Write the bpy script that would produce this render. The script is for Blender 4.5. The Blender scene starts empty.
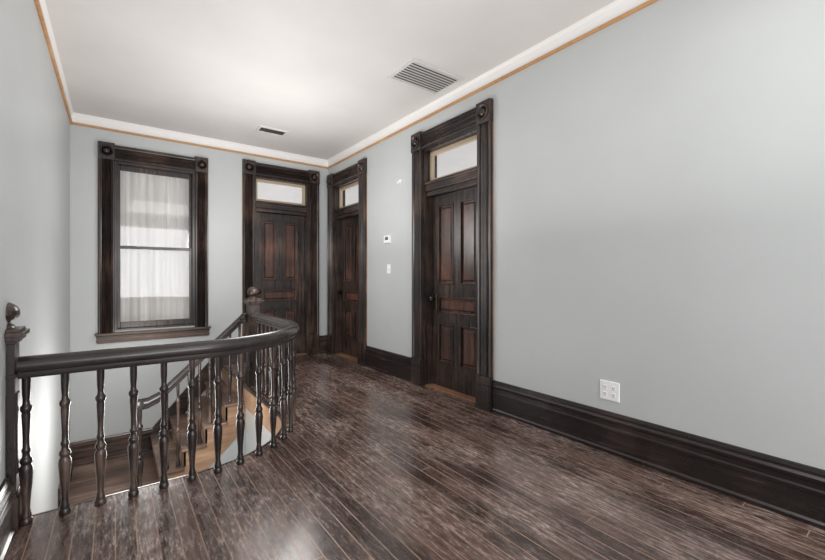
import bpy, bmesh, math, random
from mathutils import Vector, Matrix
random.seed(4)
S=bpy.context.scene
COL=S.collection
try:
    S.view_settings.view_transform='Standard'
    S.view_settings.look='None'
except Exception: pass

# ---------------------------------------------------------------- constants
XL,XR=-0.41,2.73
YB,YN=5.94,-2.6
ZC=3.06
T=0.18
# ---------------------------------------------------------------- materials
def L(c):
    return tuple(((v/255.)/12.92 if v/255.<=0.04045 else (((v/255.)+0.055)/1.055)**2.4) for v in c)+(1.0,)
def newmat(name):
    m=bpy.data.materials.new(name); m.use_nodes=True
    nt=m.node_tree; b=nt.nodes['Principled BSDF']
    return m,nt,b
def N(nt,t,**kw):
    n=nt.nodes.new(t)
    for k,v in kw.items(): setattr(n,k,v)
    return n
def coords(nt,scale=(1,1,1)):
    tc=N(nt,'ShaderNodeTexCoord'); mp=N(nt,'ShaderNodeMapping')
    mp.inputs['Scale'].default_value=scale
    nt.links.new(tc.outputs['Object'],mp.inputs['Vector'])
    return mp.outputs['Vector']
def noise(nt,vec,scale,detail=4,rough=.55):
    n=N(nt,'ShaderNodeTexNoise'); n.inputs['Scale'].default_value=scale
    n.inputs['Detail'].default_value=detail; n.inputs['Roughness'].default_value=rough
    nt.links.new(vec,n.inputs['Vector']); return n.outputs['Fac']
def ramp(nt,fac,stops):
    r=N(nt,'ShaderNodeValToRGB'); e=r.color_ramp.elements
    while len(e)<len(stops): e.new(.5)
    for i,(p,c) in enumerate(stops):
        e[i].position=p; e[i].color=c
    nt.links.new(fac,r.inputs['Fac']); return r.outputs['Color']
def mix(nt,fac,a,b,blend='MIX'):
    m=N(nt,'ShaderNodeMix',data_type='RGBA',blend_type=blend)
    for sock,v in ((m.inputs[0],fac),(m.inputs[6],a),(m.inputs[7],b)):
        if isinstance(v,bpy.types.NodeSocket): nt.links.new(v,sock)
        else: sock.default_value=v
    return m.outputs[2]
def mth(nt,op,a,b):
    m=N(nt,'ShaderNodeMath',operation=op)
    for i,v in enumerate((a,b)):
        if isinstance(v,bpy.types.NodeSocket): nt.links.new(v,m.inputs[i])
        else: m.inputs[i].default_value=v
    return m.outputs[0]
def bump(nt,b,h,strength=.2,dist=.01):
    n=N(nt,'ShaderNodeBump'); n.inputs['Strength'].default_value=strength
    n.inputs['Distance'].default_value=dist
    nt.links.new(h,n.inputs['Height']); nt.links.new(n.outputs['Normal'],b.inputs['Normal'])

def paint(name,c,var=.04,rough=.6):
    m,nt,b=newmat(name)
    v=coords(nt); f=noise(nt,v,1.3,4)
    c2=tuple(max(0,x*(1-var)) for x in c)
    col=ramp(nt,f,[(.3,L(c2)),(.7,L(c))])
    nt.links.new(col,b.inputs['Base Color']); b.inputs['Roughness'].default_value=rough
    bump(nt,b,noise(nt,v,120,3),.06,.003)
    return m
M_wall=paint('wall_paint_grey',(188,191,191),.03,.42)
M_ceil=paint('ceiling_paint',(218,214,212),.04,.6)
M_white=paint('frieze_white',(236,234,232),.02,.5)

def wood(name,stops,axis='z',rough=(.25,.5),scale=1.0,bumpv=.15,spec=.5):
    m,nt,b=newmat(name)
    sc={'z':(14,14,.9),'x':(.9,14,14),'y':(14,.9,14)}[axis]
    v=coords(nt,tuple(s*scale for s in sc))
    f=noise(nt,v,2.2,7,.65)
    v2=coords(nt,(1,1,1)); f2=noise(nt,v2,2.3,3)
    s=mth(nt,'SUBTRACT',mth(nt,'ADD',mth(nt,'MULTIPLY',f2,.7),mth(nt,'MULTIPLY',f,.6)),.15)
    col=ramp(nt,s,[(p,L(c)) for p,c in stops])
    nt.links.new(col,b.inputs['Base Color'])
    mr=N(nt,'ShaderNodeMapRange'); nt.links.new(f,mr.inputs[0]); mr.inputs[3].default_value=rough[0]; mr.inputs[4].default_value=rough[1]
    nt.links.new(mr.outputs[0],b.inputs['Roughness'])
    b.inputs['Specular IOR Level'].default_value=spec
    bump(nt,b,f,bumpv,.004)
    return m
dark=[(.3,(26,22,21)),(.52,(47,38,35)),(.72,(94,74,64))]
M_dz=wood('dark_wood_vertical',dark,'z',(.18,.4))
M_dx=wood('dark_wood_x',dark,'x',(.18,.4))
M_dy=wood('dark_wood_y',dark,'y',(.18,.4))
M_base=wood('dark_baseboard',[(.25,(22,19,19)),(.55,(38,31,30)),(.8,(74,60,56))],'y',(.13,.34))
M_panel=wood('door_stain',[(.3,(40,29,26)),(.5,(72,49,42)),(.7,(120,83,68))],'z',(.2,.4))
M_rail=wood('handrail_wood',[(.3,(38,35,34)),(.6,(66,61,59)),(.85,(100,91,86))],'x',(.16,.34))
M_bal=wood('baluster_wood',[(.3,(28,24,23)),(.52,(50,42,40)),(.74,(130,106,94))],'z',(.18,.36))
M_tan=wood('raw_pine',[(.25,(124,96,76)),(.5,(166,132,106)),(.8,(212,182,152))],'x',(.4,.6))
M_edge=wood('casing_raw_edge',[(.25,(90,62,46)),(.5,(130,94,70)),(.8,(166,126,96))],'z',(.4,.6))
M_strip=wood('picture_rail_wood',[(.25,(156,112,74)),(.5,(188,142,98)),(.8,(208,166,122))],'x',(.35,.5))
M_sill=wood('worn_sill_wood',[(.25,(54,43,38)),(.55,(98,78,66)),(.8,(146,118,100))],'x',(.35,.5))
M_tread=wood('tread_wood',[(.3,(58,46,42)),(.52,(110,88,77)),(.74,(176,150,132))],'x',(.25,.45))

def floor_mat():
    m,nt,b=newmat('worn_plank_floor')
    RH=.080
    tc=N(nt,'ShaderNodeTexCoord'); sx=N(nt,'ShaderNodeSeparateXYZ'); nt.links.new(tc.outputs['Object'],sx.inputs[0])
    xs=mth(nt,'ADD',sx.outputs['X'],RH*100)
    row=mth(nt,'FLOOR',mth(nt,'DIVIDE',xs,RH),0.0)
    wn=N(nt,'ShaderNodeTexWhiteNoise',noise_dimensions='1D'); nt.links.new(row,wn.inputs['W'])
    off=mth(nt,'MULTIPLY',wn.outputs['Value'],7.3)
    ysh=mth(nt,'ADD',sx.outputs['Y'],off)
    cb=N(nt,'ShaderNodeCombineXYZ')
    nt.links.new(mth(nt,'ADD',ysh,20.0),cb.inputs['X']); nt.links.new(xs,cb.inputs['Y'])
    br=N(nt,'ShaderNodeTexBrick'); nt.links.new(cb.outputs[0],br.inputs['Vector'])
    br.offset=0.0; br.offset_frequency=2
    br.inputs['Scale'].default_value=1; br.inputs['Brick Width'].default_value=2.6
    br.inputs['Row Height'].default_value=RH; br.inputs['Mortar Size'].default_value=.0031
    br.inputs['Mortar Smooth'].default_value=.35
    br.inputs['Color1'].default_value=L((42,29,26)); br.inputs['Color2'].default_value=L((104,82,74))
    cb2=N(nt,'ShaderNodeCombineXYZ'); nt.links.new(sx.outputs['X'],cb2.inputs['X']); nt.links.new(ysh,cb2.inputs['Y']); nt.links.new(off,cb2.inputs['Z'])
    def bc(s):
        mp=N(nt,'ShaderNodeMapping'); mp.inputs['Scale'].default_value=s; nt.links.new(cb2.outputs[0],mp.inputs['Vector']); return mp.outputs['Vector']
    g=noise(nt,bc((22,1.4,1)),2.4,7,.64)
    h=noise(nt,bc((8,1.6,1)),8,8,.73)
    w=noise(nt,coords(nt,(1.5,.8,1)),1.7,8,.66)
    streak=ramp(nt,g,[(.34,L((35,24,21))),(.5,L((80,60,53))),(.67,L((152,128,119)))])
    c1=mix(nt,.46,br.outputs['Color'],streak)
    wear=ramp(nt,w,[(.40,(0,0,0,1)),(.60,(1,1,1,1))])
    hr=ramp(nt,h,[(.43,(0,0,0,1)),(.61,(1,1,1,1))])
    wf=mth(nt,'MULTIPLY',mth(nt,'MULTIPLY',wear,hr),.58)
    c2=mix(nt,wf,c1,L((194,174,166)))
    dk=noise(nt,coords(nt,(1.8,.75,1)),1.3,8,.68)
    df=ramp(nt,dk,[(.48,(0,0,0,1)),(.61,(.72,.72,.72,1))])
    c3=mix(nt,df,c2,L((38,25,22)))
    sp=ramp(nt,noise(nt,coords(nt,(2.2,1,1)),36,6,.8),[(.58,(0,0,0,1)),(.68,(.4,.4,.4,1))])
    c3=mix(nt,sp,c3,L((178,158,150)))
    mv=ramp(nt,noise(nt,coords(nt,(1,1,1)),2.1,4,.6),[(.35,(.4,.4,.4,1)),(.6,(.95,.95,.95,1))])
    mf=mth(nt,'MULTIPLY',br.outputs['Fac'],mv)
    c4=mix(nt,mf,c3,L((170,140,121)))
    nt.links.new(c4,b.inputs['Base Color'])
    mr=N(nt,'ShaderNodeMapRange'); nt.links.new(h,mr.inputs[0]); mr.inputs[1].default_value=.3; mr.inputs[2].default_value=.7
    mr.inputs[3].default_value=.13; mr.inputs[4].default_value=.34
    nt.links.new(mr.outputs[0],b.inputs['Roughness'])
    b.inputs['Specular IOR Level'].default_value=.68
    hh=mth(nt,'SUBTRACT',mth(nt,'MULTIPLY',g,.4),br.outputs['Fac'])
    bump(nt,b,hh,.2,.004)
    return m
M_floor=floor_mat()

def simple(name,c,rough=.4,metal=0.0):
    m,nt,b=newmat(name)
    v=coords(nt); f=noise(nt,v,30,2)
    col=ramp(nt,f,[(.3,L(tuple(x*.96 for x in c))),(.7,L(c))])
    nt.links.new(col,b.inputs['Base Color'])
    b.inputs['Roughness'].default_value=rough; b.inputs['Metallic'].default_value=metal
    return m
M_plastic=simple('white_plastic',(240,240,240),.35)
M_vent=simple('vent_enamel',(214,211,208),.45)
M_slot=simple('slot_dark',(104,102,100),.7)
M_lcd=simple('lcd_grey',(95,105,100),.3)
M_metal=simple('aged_brass',(70,58,44),.35,.9)
M_black=simple('black_knob',(20,18,18),.2)
M_cream=paint('cream_sash',(186,166,142),.08,.5)

def glass_mat():
    m,nt,b=newmat('window_glass'); nt.nodes.remove(b)
    o=nt.nodes['Material Output']
    t=N(nt,'ShaderNodeBsdfTransparent'); g=N(nt,'ShaderNodeBsdfGlossy'); g.inputs['Roughness'].default_value=.04
    mx=N(nt,'ShaderNodeMixShader'); lw=N(nt,'ShaderNodeLayerWeight'); lw.inputs['Blend'].default_value=.5
    p=mth(nt,'POWER',lw.outputs['Facing'],3.0)
    f=mth(nt,'ADD',mth(nt,'MULTIPLY',p,.6),.07)
    nt.links.new(f,mx.inputs[0]); nt.links.new(t.outputs[0],mx.inputs[1]); nt.links.new(g.outputs[0],mx.inputs[2])
    nt.links.new(mx.outputs[0],o.inputs[0]); return m
M_glass=glass_mat()
def translucent(name,c):
    m,nt,b=newmat(name); nt.nodes.remove(b); o=nt.nodes['Material Output']
    v=coords(nt,(14,1,.5)); f=noise(nt,v,1.5,4)
    col=ramp(nt,f,[(.3,L(tuple(x*.82 for x in c))),(.7,L(c))])
    d=N(nt,'ShaderNodeBsdfDiffuse'); t=N(nt,'ShaderNodeBsdfTranslucent'); mx=N(nt,'ShaderNodeMixShader')
    nt.links.new(col,d.inputs[0]); nt.links.new(col,t.inputs[0]); mx.inputs[0].default_value=.4
    nt.links.new(d.outputs[0],mx.inputs[1]); nt.links.new(t.outputs[0],mx.inputs[2])
    nt.links.new(mx.outputs[0],o.inputs[0]); return m
M_curtain=translucent('sheer_curtain',(222,219,215))

# ---------------------------------------------------------------- helpers
def finish(bm,name,mats,parent=None,smooth=False,bevel=0):
    bmesh.ops.recalc_face_normals(bm,faces=bm.faces[:])
    me=bpy.data.meshes.new(name); bm.to_mesh(me); bm.free()
    if not isinstance(mats,(list,tuple)): mats=[mats]
    for m in mats: me.materials.append(m)
    ob=bpy.data.objects.new(name,me); COL.objects.link(ob)
    if smooth:
        for p in me.polygons: p.use_smooth=True
        try:
            me.set_sharp_from_angle(angle=math.radians(40))
        except Exception: pass
    if bevel:
        md=ob.modifiers.new('bevel','BEVEL'); md.width=bevel; md.segments=2; md.limit_method='ANGLE'
    if parent: ob.parent=parent
    return ob
def empty(name):
    e=bpy.data.objects.new(name,None); COL.objects.link(e); e.empty_display_size=.1; return e
ID=lambda u,w,z:(u,w,z)
FR=lambda u,w,z:(XR-w,u,z)      # right wall: u = Y
FB=lambda u,w,z:(u,YB-w,z)      # back wall: u = X
FLW=lambda u,w,z:(XL+w,u,z)     # left wall
def box(bm,u0,u1,w0,w1,z0,z1,F=ID,mi=0):
    vs=[bm.verts.new(F(u,w,z)) for u in (u0,u1) for w in (w0,w1) for z in (z0,z1)]
    for q in ((0,1,3,2),(4,6,7,5),(0,4,5,1),(2,3,7,6),(0,2,6,4),(1,5,7,3)):
        f=bm.faces.new([vs[i] for i in q]); f.material_index=mi
def quad(bm,u0,u1,w,z0,z1,F):
    bm.faces.new([bm.verts.new(F(u,w,z)) for u,z in ((u0,z0),(u1,z0),(u1,z1),(u0,z1))])
def frustum(bm,u0,u1,z0,z1,w0,w1,ins,F,mi=0):
    a=[(u0,z0),(u1,z0),(u1,z1),(u0,z1)]
    b=[(u0+ins,z0+ins),(u1-ins,z0+ins),(u1-ins,z1-ins),(u0+ins,z1-ins)]
    A=[bm.verts.new(F(u,w0,z)) for u,z in a]; B=[bm.verts.new(F(u,w1,z)) for u,z in b]
    for i in range(4):
        f=bm.faces.new((A[i],A[(i+1)%4],B[(i+1)%4],B[i])); f.material_index=mi
    f=bm.faces.new(B); f.material_index=mi
    f=bm.faces.new(A[::-1]); f.material_index=mi
def tri(bm,fs):
    for f in fs: f.normal_update()
    bmesh.ops.triangulate(bm,faces=fs)
def prism(bm,prof,t0,t1,F3,mi=0):
    A=[bm.verts.new(F3(s,w,t0)) for s,w in prof]; B=[bm.verts.new(F3(s,w,t1)) for s,w in prof]
    n=len(prof)
    for i in range(n):
        f=bm.faces.new((A[i],A[(i+1)%n],B[(i+1)%n],B[i])); f.material_index=mi
    fa=bm.faces.new(A[::-1]); fb=bm.faces.new(B)
    fa.material_index=mi; fb.material_index=mi
    tri(bm,[fa,fb])
def lathe(bm,prof,F3,seg=20,mi=0):
    rings=[]
    for r,h in prof:
        if r<1e-5: rings.append([bm.verts.new(F3(0,0,h))])
        else: rings.append([bm.verts.new(F3(r*math.cos(2*math.pi*i/seg),r*math.sin(2*math.pi*i/seg),h)) for i in range(seg)])
    for a,b in zip(rings,rings[1:]):
        for i in range(seg):
            j=(i+1)%seg
            if len(a)==1 and len(b)==1: continue
            if len(a)==1: f=bm.faces.new((a[0],b[i],b[j]))
            elif len(b)==1: f=bm.faces.new((a[i],a[j],b[0]))
            else: f=bm.faces.new((a[i],a[j],b[j],b[i]))
            f.material_index=mi
    if len(rings[0])>1: bm.faces.new(rings[0][::-1]).material_index=mi
    if len(rings[-1])>1: bm.faces.new(rings[-1]).material_index=mi
def sweep(bm,path,prof,mi=0,closed=True):
    n=len(path); rings=[]
    for i,p in enumerate(path):
        if i==0: t=path[1]-path[0]
        elif i==n-1: t=path[-1]-path[-2]
        else: t=(path[i+1]-p).normalized()+(p-path[i-1]).normalized()
        t.normalize(); lat=Vector((t.y,-t.x,0)).normalized()
        up=Vector((0,0,1))
        rings.append([bm.verts.new(p+lat*a+up*b) for a,b in prof])
    m=len(prof)
    for a,b in zip(rings,rings[1:]):
        for i in range(m):
            j=(i+1)%m
            bm.faces.new((a[i],a[j],b[j],b[i])).material_index=mi
    bm.faces.new(rings[0][::-1]).material_index=mi; bm.faces.new(rings[-1]).material_index=mi

# ---------------------------------------------------------------- room shell
def wall(name,F,u0,u1,z0,z1,ops,mat):
    bm=bmesh.new()
    us=sorted(ops,key=lambda o:o[0]); cur=u0
    for a,b,c,d in us:
        box(bm,cur,a,-T,0,z0,z1,F)
        if c>z0: box(bm,a,b,-T,0,z0,c,F)
        if d<z1: box(bm,a,b,-T,0,d,z1,F)
        cur=b
    box(bm,cur,u1,-T,0,z0,z1,F)
    return finish(bm,name,mat)
D1=(2.625,3.475,2.60); D2=(4.875,5.715,2.60); D3=(1.60,2.40,2.65)
W1=(-.008,.84,.56,2.58)
ZB=-3.0
wall('wall_right',FR,YN,YB+T,0,ZC,[(D1[0],D1[1],0,D1[2]),(D2[0],D2[1],0,D2[2])],M_wall)
wall('wall_back',FB,XL,XR,ZB,ZC,[(W1[0],W1[1],W1[2],W1[3]),(D3[0],D3[1],0,D3[2])],M_wall)
wall('wall_left',FLW,YN,YB+T,ZB,ZC,[],M_wall)
bm=bmesh.new(); box(bm,XL,XR,YN-T,YN,0,ZC); finish(bm,'wall_front',M_wall)
# one ceiling continues over the neighbouring rooms (seen through the transoms)
bm=bmesh.new(); box(bm,XL-T-1.0,XR+5.0,YN-T,YB+5.0,ZC,ZC+.1); finish(bm,'ceiling',M_ceil)

# floor with curved stair opening
CX,CY=.37,3.55; RR=.87; RE=.80
XE=CX+RE
def edge_path(R,y_end,n=28,x_start=XL):
    pts=[(x_start,CY-R),(CX,CY-R)]
    for i in range(1,n+1):
        a=-math.pi/2+math.pi/2*i/n
        pts.append((CX+R*math.cos(a),CY+R*math.sin(a)))
    pts.append((CX+R,y_end)); return pts
bm=bmesh.new()
def qprism(pts,z0,z1):
    A=[bm.verts.new((x,y,z0)) for x,y in pts]; B=[bm.verts.new((x,y,z1)) for x,y in pts]
    bm.faces.new(A[::-1]); bm.faces.new(B)
    for i in range(4): bm.faces.new((A[i],A[(i+1)%4],B[(i+1)%4],B[i]))
XF=XR+T
qprism([(XL,YN),(XF,YN),(XF,CY-RE),(XL,CY-RE)],-.03,0)
arc=edge_path(RE,YB)[1:]
for p,q in zip(arc,arc[1:]):
    qprism([p,(XF,p[1]),(XF,q[1]),q],-.03,0)
qprism([(XE,YB),(XF,YB),(XF,YB+T),(XE,YB+T)],-.03,0)
finish(bm,'floor',M_floor)
V3=lambda pts,z:[Vector((x,y,z)) for x,y in pts]
nose=edge_path(RE,4.70)
bm=bmesh.new()
sweep(bm,V3(nose,0),[(0,-.03),(-.022,-.03),(-.028,-.018),(-.022,-.004),(-.01,.002),(0,.002)])
finish(bm,'trim_stairwell_nosing',M_dx,smooth=True)
bm=bmesh.new(); sweep(bm,V3(nose,0),[(.02,-.25),(-.012,-.25),(-.012,-.03),(.02,-.03)])
finish(bm,'trim_stairwell_fascia',M_tan)
bm=bmesh.new(); sweep(bm,V3(nose,0),[(.12,ZB),(0,ZB),(0,-.25),(.12,-.25)])
finish(bm,'wall_stairwell',M_wall)
bm=bmesh.new(); box(bm,XL,XE+.1,1.8,YB,ZB-.05,ZB); finish(bm,'floor_lower',M_floor)

# ---------------------------------------------------------------- frieze & picture rail
cove=[(0,2.956),(.008,2.956),(.008,3.0),(.014,3.03),(.03,3.052),(.03,ZC),(0,ZC)]
strip=[(0,2.930),(.012,2.930),(.022,2.936),(.022,2.950),(.010,2.956),(0,2.956)]
for nm,F,a,b in (('right',FR,YN,YB),('back',FB,XL,XR),('left',FLW,YN,YB)):
    bm=bmesh.new(); prism(bm,cove,a,b,lambda s,w,t,F=F:F(t,s,w)); finish(bm,'trim_frieze_'+nm,M_white)
    bm=bmesh.new(); prism(bm,strip,a,b,lambda s,w,t,F=F:F(t,s,w)); finish(bm,'trim_picture_rail_'+nm,M_strip)

# ---------------------------------------------------------------- baseboards
bbp=[(0,0),(.034,0),(.034,.02),(.024,.03),(.024,.150),(.030,.156),(.030,.172),(.020,.180),(.020,.205),(.028,.212),(.030,.228),(.018,.240),(.018,.255),(.012,.272),(0,.275)]
def baseboard(nm,F,segs,z=0,mat=M_base):
    bm=bmesh.new()
    for a,b in segs: prism(bm,bbp,a,b,lambda s,w,t:F(t,s,z+w))
    return finish(bm,'baseboard_'+nm,mat)
CW=.165
baseboard('right',FR,[(YN,D1[0]-CW-.012),(D1[1]+CW+.012,D2[0]-CW-.012),(D2[1]+CW+.012,YB)])
baseboard('back',FB,[(XE+.02,D3[0]-CW-.012),(D3[1]+CW+.012,XR)],mat=M_dx)
baseboard('landing_back',FB,[(XL,.37)],z=-.95,mat=M_dx)
baseboard('landing_left',FLW,[(4.72,YB)],z=-.95,mat=M_dy)
baseboard('left',FLW,[(YN,2.60)],mat=M_dy)

# ---------------------------------------------------------------- casings
cas=[(0,0),(0,.034),(.006,.042),(.016,.042),(.022,.032),(.034,.028),(.038,.018),(.047,.030),(.056,.018),(.065,.030),(.074,.018),
     (.0825,.030),(.091,.018),(.100,.030),(.109,.018),(.118,.030),(.127,.018),(.131,.028),(.143,.032),(.149,.042),(.159,.042),(.165,.034),(.165,0)]
def rosette(bm,u,z,F,hw,hh):
    frustum(bm,u-hw,u+hw,z-hh,z+hh,0,.05,.006,F)
    pr=[(.066,.045),(.066,.060),(.060,.067),(.052,.060),(.044,.050),(.036,.050),(.030,.062),(.018,.072),(0,.075)]
    pr=[(r*hw/.085,h) for r,h in pr]
    lathe(bm,pr,lambda x,y,h:F(u+x,h,z+y),22)
def casing(parent,F,a,b,z0,ztop,matv,math_,plinth=True,CW=.165):
    bm=bmesh.new()
    zs=z0+(.30 if plinth else 0)
    k=CW/.165
    for u in (a-CW,b): prism(bm,cas,zs,ztop,lambda s,w,t,u=u:F(u+s*k,w,t))
    if plinth:
        for u in (a-CW,b):
            box(bm,u-.005,u+CW+.005,0,.048,z0,z0+.215,F)
            frustum(bm,u-.005,u+CW+.005,z0+.215,z0+.30,0,.046,.004,F)
            box(bm,u-.009,u+CW+.009,0,.052,z0+.150,z0+.172,F)
            box(bm,u-.009,u+CW+.009,0,.056,z0+.0,z0+.03,F)
    for u in (a-CW/2,b+CW/2): rosette(bm,u,ztop+.10,F,CW/2+.006,.105)
    finish(bm,'casing_sides',matv,parent)
    bm=bmesh.new()
    prism(bm,[(s*1.12+ztop,w) for s,w in cas],a,b,lambda s,w,t:F(t,w,s))
    finish(bm,'casing_head',math_,parent)
    bm=bmesh.new()
    for u0,u1 in ((a-CW-.007,a-CW-.0),(b+CW,b+CW+.007)):
        box(bm,u0,u1,0,.010,z0+.3 if plinth else z0,ztop,F)
    finish(bm,'casing_raw_edge',M_edge,parent)
def jamb(parent,F,a,b,z0,z1,mat):
    bm=bmesh.new(); t=.02
    box(bm,a,a+t,-T,.004,z0,z1,F); box(bm,b-t,b,-T,.004,z0,z1,F); box(bm,a+t,b-t,-T,.004,z1-t,z1,F)
    finish(bm,'jamb',mat,parent)
def door(name,F,a,b,ztop,horiz,knob_left,dz=0.0):
    e=empty(name)
    casing(e,F,a,b,0,ztop,M_dz,horiz)
    jamb(e,F,a,b,0,ztop,M_dz)
    A,B=a+.02,b-.02
    zd=2.09+dz; zt=zd+.15
    bm=bmesh.new()
    box(bm,A,B,-.16,-.03,zd,zd+.05,F)
    box(bm,A,B,-.15,-.010,zd+.05,zt-.03,F); box(bm,A,B,-.15,.0,zt-.03,zt,F)
    finish(bm,'transom_bar',horiz,e,bevel=.004)
    zT=ztop-.02
    bm=bmesh.new()
    sw=.04; w0,w1=-.115,-.075
    box(bm,A,A+sw,w0,w1,zt,zT,F); box(bm,B-sw,B,w0,w1,zt,zT,F)
    box(bm,A+sw,B-sw,w0,w1,zt,zt+sw,F); box(bm,A+sw,B-sw,w0,w1,zT-sw,zT,F)
    finish(bm,'transom_sash',M_cream,e,bevel=.003)
    bm=bmesh.new(); quad(bm,A+sw,B-sw,-.097,zt+sw,zT-sw,F); finish(bm,'transom_glass',M_glass,e)
    A+=.001; B-=.001; z0=.0155
    bm=bmesh.new(); wb,wf=-.145,-.105
    box(bm,A,B,wb,wf-.020,z0,zd+.001,F)
    st=.11; mid=(A+B)/2; mw=.05
    sc=zd/2.09
    rails=[(z0,.27*sc),(.70*sc,.81*sc),(.99*sc,1.12*sc),(1.98*sc,zd-.003)]
    box(bm,A,A+st,wf-.020,wf,z0,zd-.003,F); box(bm,B-st,B,wf-.020,wf,z0,zd-.003,F)
    for r0,r1 in rails: box(bm,A+st,B-st,wf-.020,wf,r0,r1,F)
    pans=[]
    for r0,r1,split in ((rails[0][1],rails[1][0],1),(rails[1][1],rails[2][0],0),(rails[2][1],rails[3][0],1)):
        if split:
            box(bm,mid-mw,mid+mw,wf-.020,wf,r0,r1,F)
            pans+= [(A+st,mid-mw,r0,r1),(mid+mw,B-st,r0,r1)]
        else: pans.append((A+st,B-st,r0,r1))
    for p in pans:
        u0,u1,q0,q1=p; m=.016
        for (c0,c1,d0,d1) in ((u0,u0+m,q0,q1),(u1-m,u1,q0,q1),(u0+m,u1-m,q0,q0+m),(u0+m,u1-m,q1-m,q1)):
            box(bm,c0,c1,wf-.02,wf+.006,d0,d1,F)
    finish(bm,'door_frame',M_dz,e,bevel=.003)
    bm=bmesh.new()
    for u0,u1,q0,q1 in pans:
        frustum(bm,u0+.03,u1-.03,q0+.03,q1-.03,wf-.021,wf-.004,.022,F)
        box(bm,u0+.016,u1-.016,wf-.0205,wf-.0185,q0+.016,q1-.016,F)
    finish(bm,'door_panels',M_panel,e)
    ku=(A+.055) if knob_left else (B-.055); kz=.93*sc
    bm=bmesh.new()
    frustum(bm,ku-.025,ku+.025,kz-.09,kz+.09,wf,wf+.006,.004,F,0)
    lathe(bm,[(.010,0),(.010,.035),(.022,.040),(.029,.052),(.026,.066),(.012,.072),(0,.073)],lambda x,y,h:F(ku+x,wf+.004+h,kz+.03+y),18,1)
    finish(bm,'knob',[M_metal,M_black],e,smooth=True)
    hu=(B+.002) if knob_left else (A-.002)
    bm=bmesh.new()
    for hz in (.25,1.05,1.85):
        lathe(bm,[(.008,0),(.008,.09),(.004,.10),(0,.104)],lambda x,y,h:F(hu+x,wf+.006+y,hz+h),10)
    finish(bm,'hinges',M_metal,e,smooth=True)
    bm=bmesh.new(); box(bm,a+.02,b-.02,-T,-.01,0.0005,.016,F); finish(bm,'threshold',M_edge,e,bevel=.003)
    return e
door('door_1',FR,D1[0],D1[1],D1[2],M_dy,False)
door('door_2',FR,D2[0],D2[1],D2[2],M_dy,False)
door('door_3',FB,D3[0],D3[1],D3[2],M_dx,True,.06)

# ---------------------------------------------------------------- window
e=empty('window_1'); a,b,z0,z1=W1
WC=.152
casing(e,FB,a,b,z0-.02,z1,M_dz,M_dx,plinth=False,CW=WC)
jamb(e,FB,a,b,z0,z1,M_dz)
bm=bmesh.new()
box(bm,a-WC-.03,b+WC+.03,0,.075,z0-.045,z0-.018,FB)
box(bm,a-WC-.015,b+WC+.015,0,.022,z0-.14,z0-.045,FB)
box(bm,a-WC-.02,b+WC+.02,0,.034,z0-.075,z0-.055,FB)
box(bm,a-WC-.02,b+WC+.02,0,.028,z0-.125,z0-.105,FB)
finish(bm,'sill',M_sill,e,bevel=.004)
bm=bmesh.new()
box(bm,a+.02,b-.02,-T,0,z0-.001,z0+.02,FB)
zm=1.56
def sash(bm,u0,u1,q0,q1,w0,w1,s,bt,tp):
    box(bm,u0,u0+s,w0,w1,q0,q1,FB); box(bm,u1-s,u1,w0,w1,q0,q1,FB)
    box(bm,u0+s,u1-s,w0,w1,q0,q0+bt,FB); box(bm,u0+s,u1-s,w0,w1,q1-tp,q1,FB)
sash(bm,a+.02,b-.02,z0+.02,zm+.02,-.08,-.045,.036,.075,.035)
sash(bm,a+.02,b-.02,zm-.015,z1-.02,-.12,-.085,.036,.035,.06)
box(bm,a+.02,a+.032,-.045,-.02,z0+.02,z1-.02,FB); box(bm,b-.032,b-.02,-.045,-.02,z0+.02,z1-.02,FB)
finish(bm,'sashes',M_dz,e,bevel=.003)
bm=bmesh.new()
quad(bm,a+.05,b-.05,-.062,z0+.09,zm,FB); quad(bm,a+.05,b-.05,-.102,zm,z1-.07,FB)
finish(bm,'glass_panes',M_glass,e)
bm=bmesh.new(); nu,nv=220,14; rows=[]
for j in range(nv+1):
    z=z0-.02+(z1-z0+.06)*j/nv; row=[]
    for i in range(nu+1):
        u=a-.12+(b-a+.24)*i/nu
        k=.020*math.sin(u*40+.5*math.sin(z*1.3)+2.6*math.sin(u*7))+.012*math.sin(u*17+1.7+z*.4)+.003*math.sin(u*97+z)
        row.append(bm.verts.new((u,YB+T+.08+k,z)))
    rows.append(row)
for j in range(nv):
    for i in range(nu): bm.faces.new((rows[j][i],rows[j][i+1],rows[j+1][i+1],rows[j+1][i]))
finish(bm,'sheer_curtain',M_curtain,smooth=True)

# ---------------------------------------------------------------- staircase
RISE,RUN,NS=.19,.20,5
YS=4.72
st=empty('staircase')
bm=bmesh.new(); bs=bmesh.new()
for i in range(1,NS):
    x1=XE-RUN*(i-1); x0=XE-RUN*i; z=-RISE*i
    box(bm,x0-.025,x1,YS-.03,YB,z-.03,z)
    box(bs,x1,x1+.015,YS,YB,z,z+RISE-.03)
zl=-RISE*NS
box(bs,XE-RUN*(NS-1),XE-RUN*(NS-1)+.015,YS,YB,zl,zl+RISE-.03)
xl=XE-RUN*(NS-1)
box(bm,XL,xl,YS-.03,YB,zl-.03,zl)
for i in range(1,10):
    y1=YS-.24*(i-1); z=zl-RISE*i
    box(bm,XL,xl,y1-.265,y1,z-.03,z)
    box(bs,XL,xl,y1-.0,y1+.015,z,z+RISE-.03)
finish(bm,'treads',M_tread,st,bevel=.006)
finish(bs,'risers',M_tan,st)
bm=bmesh.new()
pts=[]
for i in range(1,NS):
    pts+=[(XE-RUN*(i-1),-RISE*i-.03),(XE-RUN*i,-RISE*i-.03)]
pts+=[(xl,zl-.28),(XE,-RISE-.30)]
prism(bm,pts,YS,YS+.03,lambda s,w,t:(s,t,w))
finish(bm,'stringer',M_tan,st)
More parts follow.
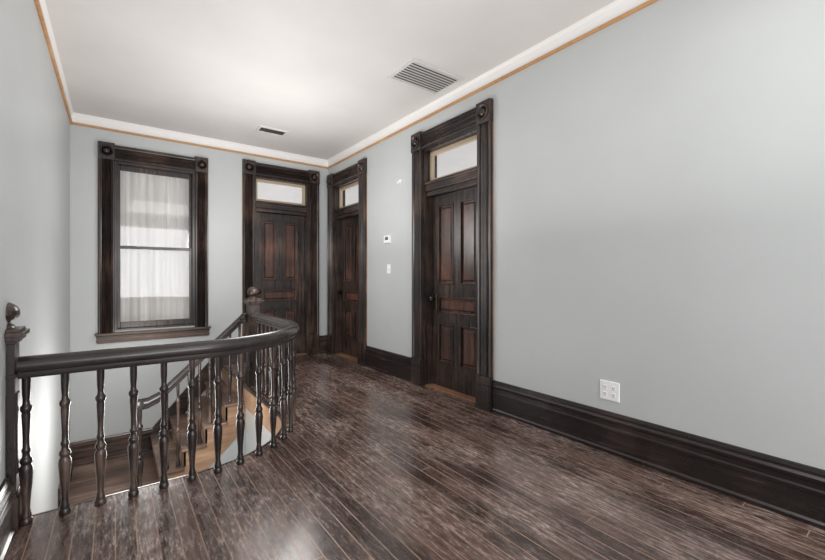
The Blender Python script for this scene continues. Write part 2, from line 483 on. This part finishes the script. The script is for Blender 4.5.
bm=bmesh.new(); box(bm,XL,xl,YS,YS+.02,zl-.2,zl-.03); finish(bm,'landing_fascia',M_tan,st)
bm=bmesh.new()
prism(bm,[(xl,ZB),(XE,ZB),(XE,-RISE-.30),(xl,zl-.28)],YS+.01,YS+.06,lambda s,w,t:(s,t,w))
finish(bm,'spandrel_wall',M_wall,st)
bm=bmesh.new()
prism(bm,[(XE+.02,.275),(XE+.02,-.05),(xl,zl),(xl,zl+.275),(XE-.05,.2)],YB-.02,YB,lambda s,w,t:(s,t,w))
finish(bm,'wall_skirt',M_dx,st)

# ---------------------------------------------------------------- railing
rg=empty('stair_railing')
ZR=.797
hp=[(-.022,-.085),(-.030,-.070),(-.030,-.055),(-.042,-.045),(-.047,-.025),(-.043,-.008),(-.030,.008),(-.012,.018),(.012,.018),(.030,.008),(.043,-.008),(.047,-.025),(.042,-.045),(.030,-.055),(.030,-.070),(.022,-.085)]
rp=edge_path(RR,4.60,40,XL+.035)
bm=bmesh.new(); sweep(bm,V3(rp,ZR),hp)
finish(bm,'handrail',M_rail,rg,smooth=True)
balp=[(.024,0),(.026,.010),(.024,.022),(.019,.030),(.021,.040),(.018,.052),(.0145,.075),(.017,.12),(.0235,.20),(.027,.255),(.0255,.275),(.019,.290),(.023,.298),(.025,.308),(.022,.318),(.016,.326),(.0145,.345),(.018,.352),(.018,.362),(.014,.370),(.0135,.42),(.0165,.49),(.0185,.53),(.017,.542),(.022,.550),(.024,.560),(.022,.570),(.015,.580),(.0135,.60),(.016,.63),(.017,.66),(.017,.715)]
def baluster(bm,x,y,z,sz=1.0,rs=.98):
    lathe(bm,[(r*rs,h*sz) for r,h in balp],lambda a,b,h:(x+a,y+b,z+h),16)
bm=bmesh.new()
pth=edge_path(RR,4.60,60,XL); 
segs=[(Vector(p),Vector(q)) for p,q in zip(pth,pth[1:])]
def at(s):
    for p,q in segs:
        l=(q-p).length
        if s<=l: return p.lerp(q,s/l)
        s-=l
    return None
s=.062
tot=sum((q-p).length for p,q in segs)
while s<tot-.06:
    p=at(s); baluster(bm,p.x,p.y,0.001); s+=.1425
finish(bm,'balusters',M_bal,rg,smooth=True)
def newel(bm,x,y,z,h,hw,fk=1.0):
    def b(h0,h1,w): box(bm,x-w,x+w,y-w,y+w,z+h0,z+h1)
    b(0,.16,hw+.012); b(.16,.18,hw+.006); b(.18,h-.20,hw)
    b(h-.36,h-.345,hw+.008)
    for sx in (-1,1):
        box(bm,x+sx*hw*.92,x+sx*(hw+.007),y-hw*.55,y+hw*.55,z+.26,z+h-.44)
        box(bm,x-hw*.55,x+hw*.55,y+sx*hw*.92,y+sx*(hw+.007),z+.26,z+h-.44)
    b(h-.20,h-.185,hw+.010); b(h-.185,h-.165,hw+.022); b(h-.165,h-.145,hw+.034); b(h-.145,h-.13,hw+.02)
    k=hw/.06*fk
    lathe(bm,[(.05*k,h-.13),(.046*k,h-.118),(.032*k,h-.105),(.034*k,h-.095),(.056*k,h-.082),(.062*k,h-.066),(.061*k,h-.045),(.054*k,h-.028),(.040*k,h-.014),(.022*k,h-.004),(0,h)],
          lambda a,b_,hh:(x+a,y+b_,z+hh),24)
bm=bmesh.new(); newel(bm,XL-.030,CY-RR,0.001,1.085,.06,1.15)
g=bm.verts[:]+bm.edges[:]+bm.faces[:]
bmesh.ops.bisect_plane(bm,geom=g,plane_co=(XL+.001,0,0),plane_no=(-1,0,0),clear_outer=True)
finish(bm,'newel_half',M_dz,rg,bevel=.003)
bm=bmesh.new(); newel(bm,CX+RR,4.66,0.001,1.09,.06); finish(bm,'newel_top',M_dz,rg,bevel=.003)
yr=YS+.05
xe=xl-.06
ze=.74-(1.12-xe)*.95
p0=Vector((CX+RR-.05,4.70,.78)); p1=Vector((1.12,yr,.74)); p2=Vector((xe+.04,yr,ze+.05))
p3=Vector((xe-.05,yr,ze+.01)); p4=Vector((xe-.12,yr,ze+.005))
bm=bmesh.new(); sweep(bm,[p0,Vector((1.15,yr-.01,.775)),p1,p2,p3,p4],hp)
lathe(bm,[(.05,-.08),(.062,-.05),(.066,-.02),(.055,.008),(.02,.018),(0,.018)],lambda x,y,h:(p4.x-.01+x,p4.y+y,p4.z+h),20)
finish(bm,'stair_handrail',M_rail,rg,smooth=True)
bm=bmesh.new()
for i in range(1,NS):
    for k in (.25,.75):
        x=XE-RUN*(i-1)-RUN*k; z=-RISE*i
        zr=(.74-(1.12-x)*.95)-.06
        if x>1.10: zr=.70
        baluster(bm,x,yr,z+.001,(zr-z)/.715,.85)
baluster(bm,p4.x,p4.y,zl+.001,(p4.z-.07-zl)/.715,1.3)
finish(bm,'stair_balusters',M_bal,rg,smooth=True)

# ---------------------------------------------------------------- ceiling vents
def vent(name,x0,x1,y0,y1,nsl):
    bm=bmesh.new(); f=.028; zt=ZC; zb=ZC-.012
    for q in ((x0,x1,y0,y0+f),(x0,x1,y1-f,y1),(x0,x0+f,y0+f,y1-f),(x1-f,x1,y0+f,y1-f)):
        box(bm,q[0],q[1],q[2],q[3],zb,zt)
    n=nsl
    for i in range(n):
        yc=y0+f+(y1-y0-2*f)*(i+.5)/n; hw=(y1-y0-2*f)/n*.40
        v=[bm.verts.new(p) for p in ((x0+f,yc-hw,zb+.001),(x1-f,yc-hw,zb+.001),(x1-f,yc+hw,zb+.009),(x0+f,yc+hw,zb+.009))]
        bm.faces.new(v)
        v=[bm.verts.new(p) for p in ((x0+f,yc-hw,zb+.003),(x1-f,yc-hw,zb+.003),(x1-f,yc+hw,zb+.011),(x0+f,yc+hw,zb+.011))]
        bm.faces.new(v)
    box(bm,x0+f,x1-f,y0+f,y1-f,zt-.0012,zt,ID,1)
    finish(bm,name,[M_vent,M_slot])
vent('ceiling_air_vent',2.03,2.62,2.72,3.13,9)
vent('ceiling_air_vent.001',1.42,1.78,5.05,5.26,5)

# ---------------------------------------------------------------- wall devices
bm=bmesh.new(); u,z=4.19,1.67
frustum(bm,u-.065,u+.065,z-.05,z+.05,0,.024,.006,FR,0); box(bm,u-.04,u+.03,.024,.0255,z-.012,z+.030,FR,1)
box(bm,u-.03,u+.03,.024,.028,z-.036,z-.026,FR,0)
finish(bm,'thermostat',[M_plastic,M_lcd])
bm=bmesh.new(); u,z=4.17,1.30
frustum(bm,u-.036,u+.036,z-.058,z+.058,0,.006,.003,FR,0); box(bm,u-.006,u+.006,.006,.018,z-.004,z+.014,FR,0)
box(bm,u-.010,u+.010,.006,.007,z-.018,z+.018,FR,0)
finish(bm,'light_switch',[M_plastic])
bm=bmesh.new(); u,z=3.91,2.34
frustum(bm,u-.04,u+.02,z-.012,z+.02,0,.02,.004,FR,0)
lathe(bm,[(.016,0),(.016,.02),(.010,.03),(0,.032)],lambda x,y,h:FR(u+.03+x,h,z-.01+y),12)
finish(bm,'wall_bracket',[M_plastic])
bm=bmesh.new(); u,z=1.40,.417
frustum(bm,u-.068,u+.068,z-.066,z+.066,0,.007,.003,FR,0)
for du in (-.03,.03):
    for dz in (-.024,.024):
        frustum(bm,u+du-.017,u+du+.017,z+dz-.015,z+dz+.015,.006,.0095,.003,FR,0)
        for k in (-.006,.006): box(bm,u+du+k-.0016,u+du+k+.0016,.0095,.0099,z+dz-.002,z+dz+.008,FR,1)
        lathe(bm,[(.0026,.0095),(.0026,.0099)],lambda x,y,h:FR(u+du+x,h,z+dz-.008+y),8,1)
finish(bm,'electrical_outlet',[M_plastic,M_slot])

# ---------------------------------------------------------------- light
w=bpy.data.worlds.new('World'); S.world=w; w.use_nodes=True
bg=w.node_tree.nodes['Background']; bg.inputs[0].default_value=(.98,.99,1,1); bg.inputs[1].default_value=1.1
def area(name,loc,rot,sx,sy,p,c=(1,1,1)):
    l=bpy.data.lights.new(name,'AREA'); l.shape='RECTANGLE'; l.size=sx; l.size_y=sy; l.energy=p; l.color=c
    o=bpy.data.objects.new(name,l); COL.objects.link(o); o.location=loc; o.rotation_euler=rot; return o
def point(name,loc,p,r=.25,c=(1,1,1)):
    l=bpy.data.lights.new(name,'POINT'); l.energy=p; l.shadow_soft_size=r; l.color=c
    o=bpy.data.objects.new(name,l); COL.objects.link(o); o.location=loc; return o
area('daylight_front',(1.15,YN+.1,1.6),(math.radians(90),0,0),2.6,2.2,118,(.98,.99,1))
area('hall_fill_down',(1.2,.0,2.95),(0,0,0),1.8,2.0,24,(1,.99,.98))  # added soft fill below the ceiling, not a fixture
area('hall_fill_up',(1.2,2.4,1.5),(math.radians(180),0,0),2.0,5.2,29,(1,.985,.97))  # added upward fill that brightens the ceiling
point('hall_fill_point',(1.35,4.1,1.8),48,.35,(1,.99,.975))  # added point fill for the far hall and back wall, no lamp here
point('stair_fill',(.2,3.9,.1),44,.3,(1,.98,.95))  # added point fill that brightens the stairwell

# ---------------------------------------------------------------- camera
cd=bpy.data.cameras.new('camera'); co=bpy.data.objects.new('camera',cd); COL.objects.link(co)
cd.sensor_width=36; cd.sensor_fit='HORIZONTAL'; cd.lens=36*400/825
cd.shift_y=-3/825; cd.clip_start=.03
co.location=(0,0,1.2); co.rotation_euler=(math.radians(90),0,-math.radians(36.6))
S.camera=co
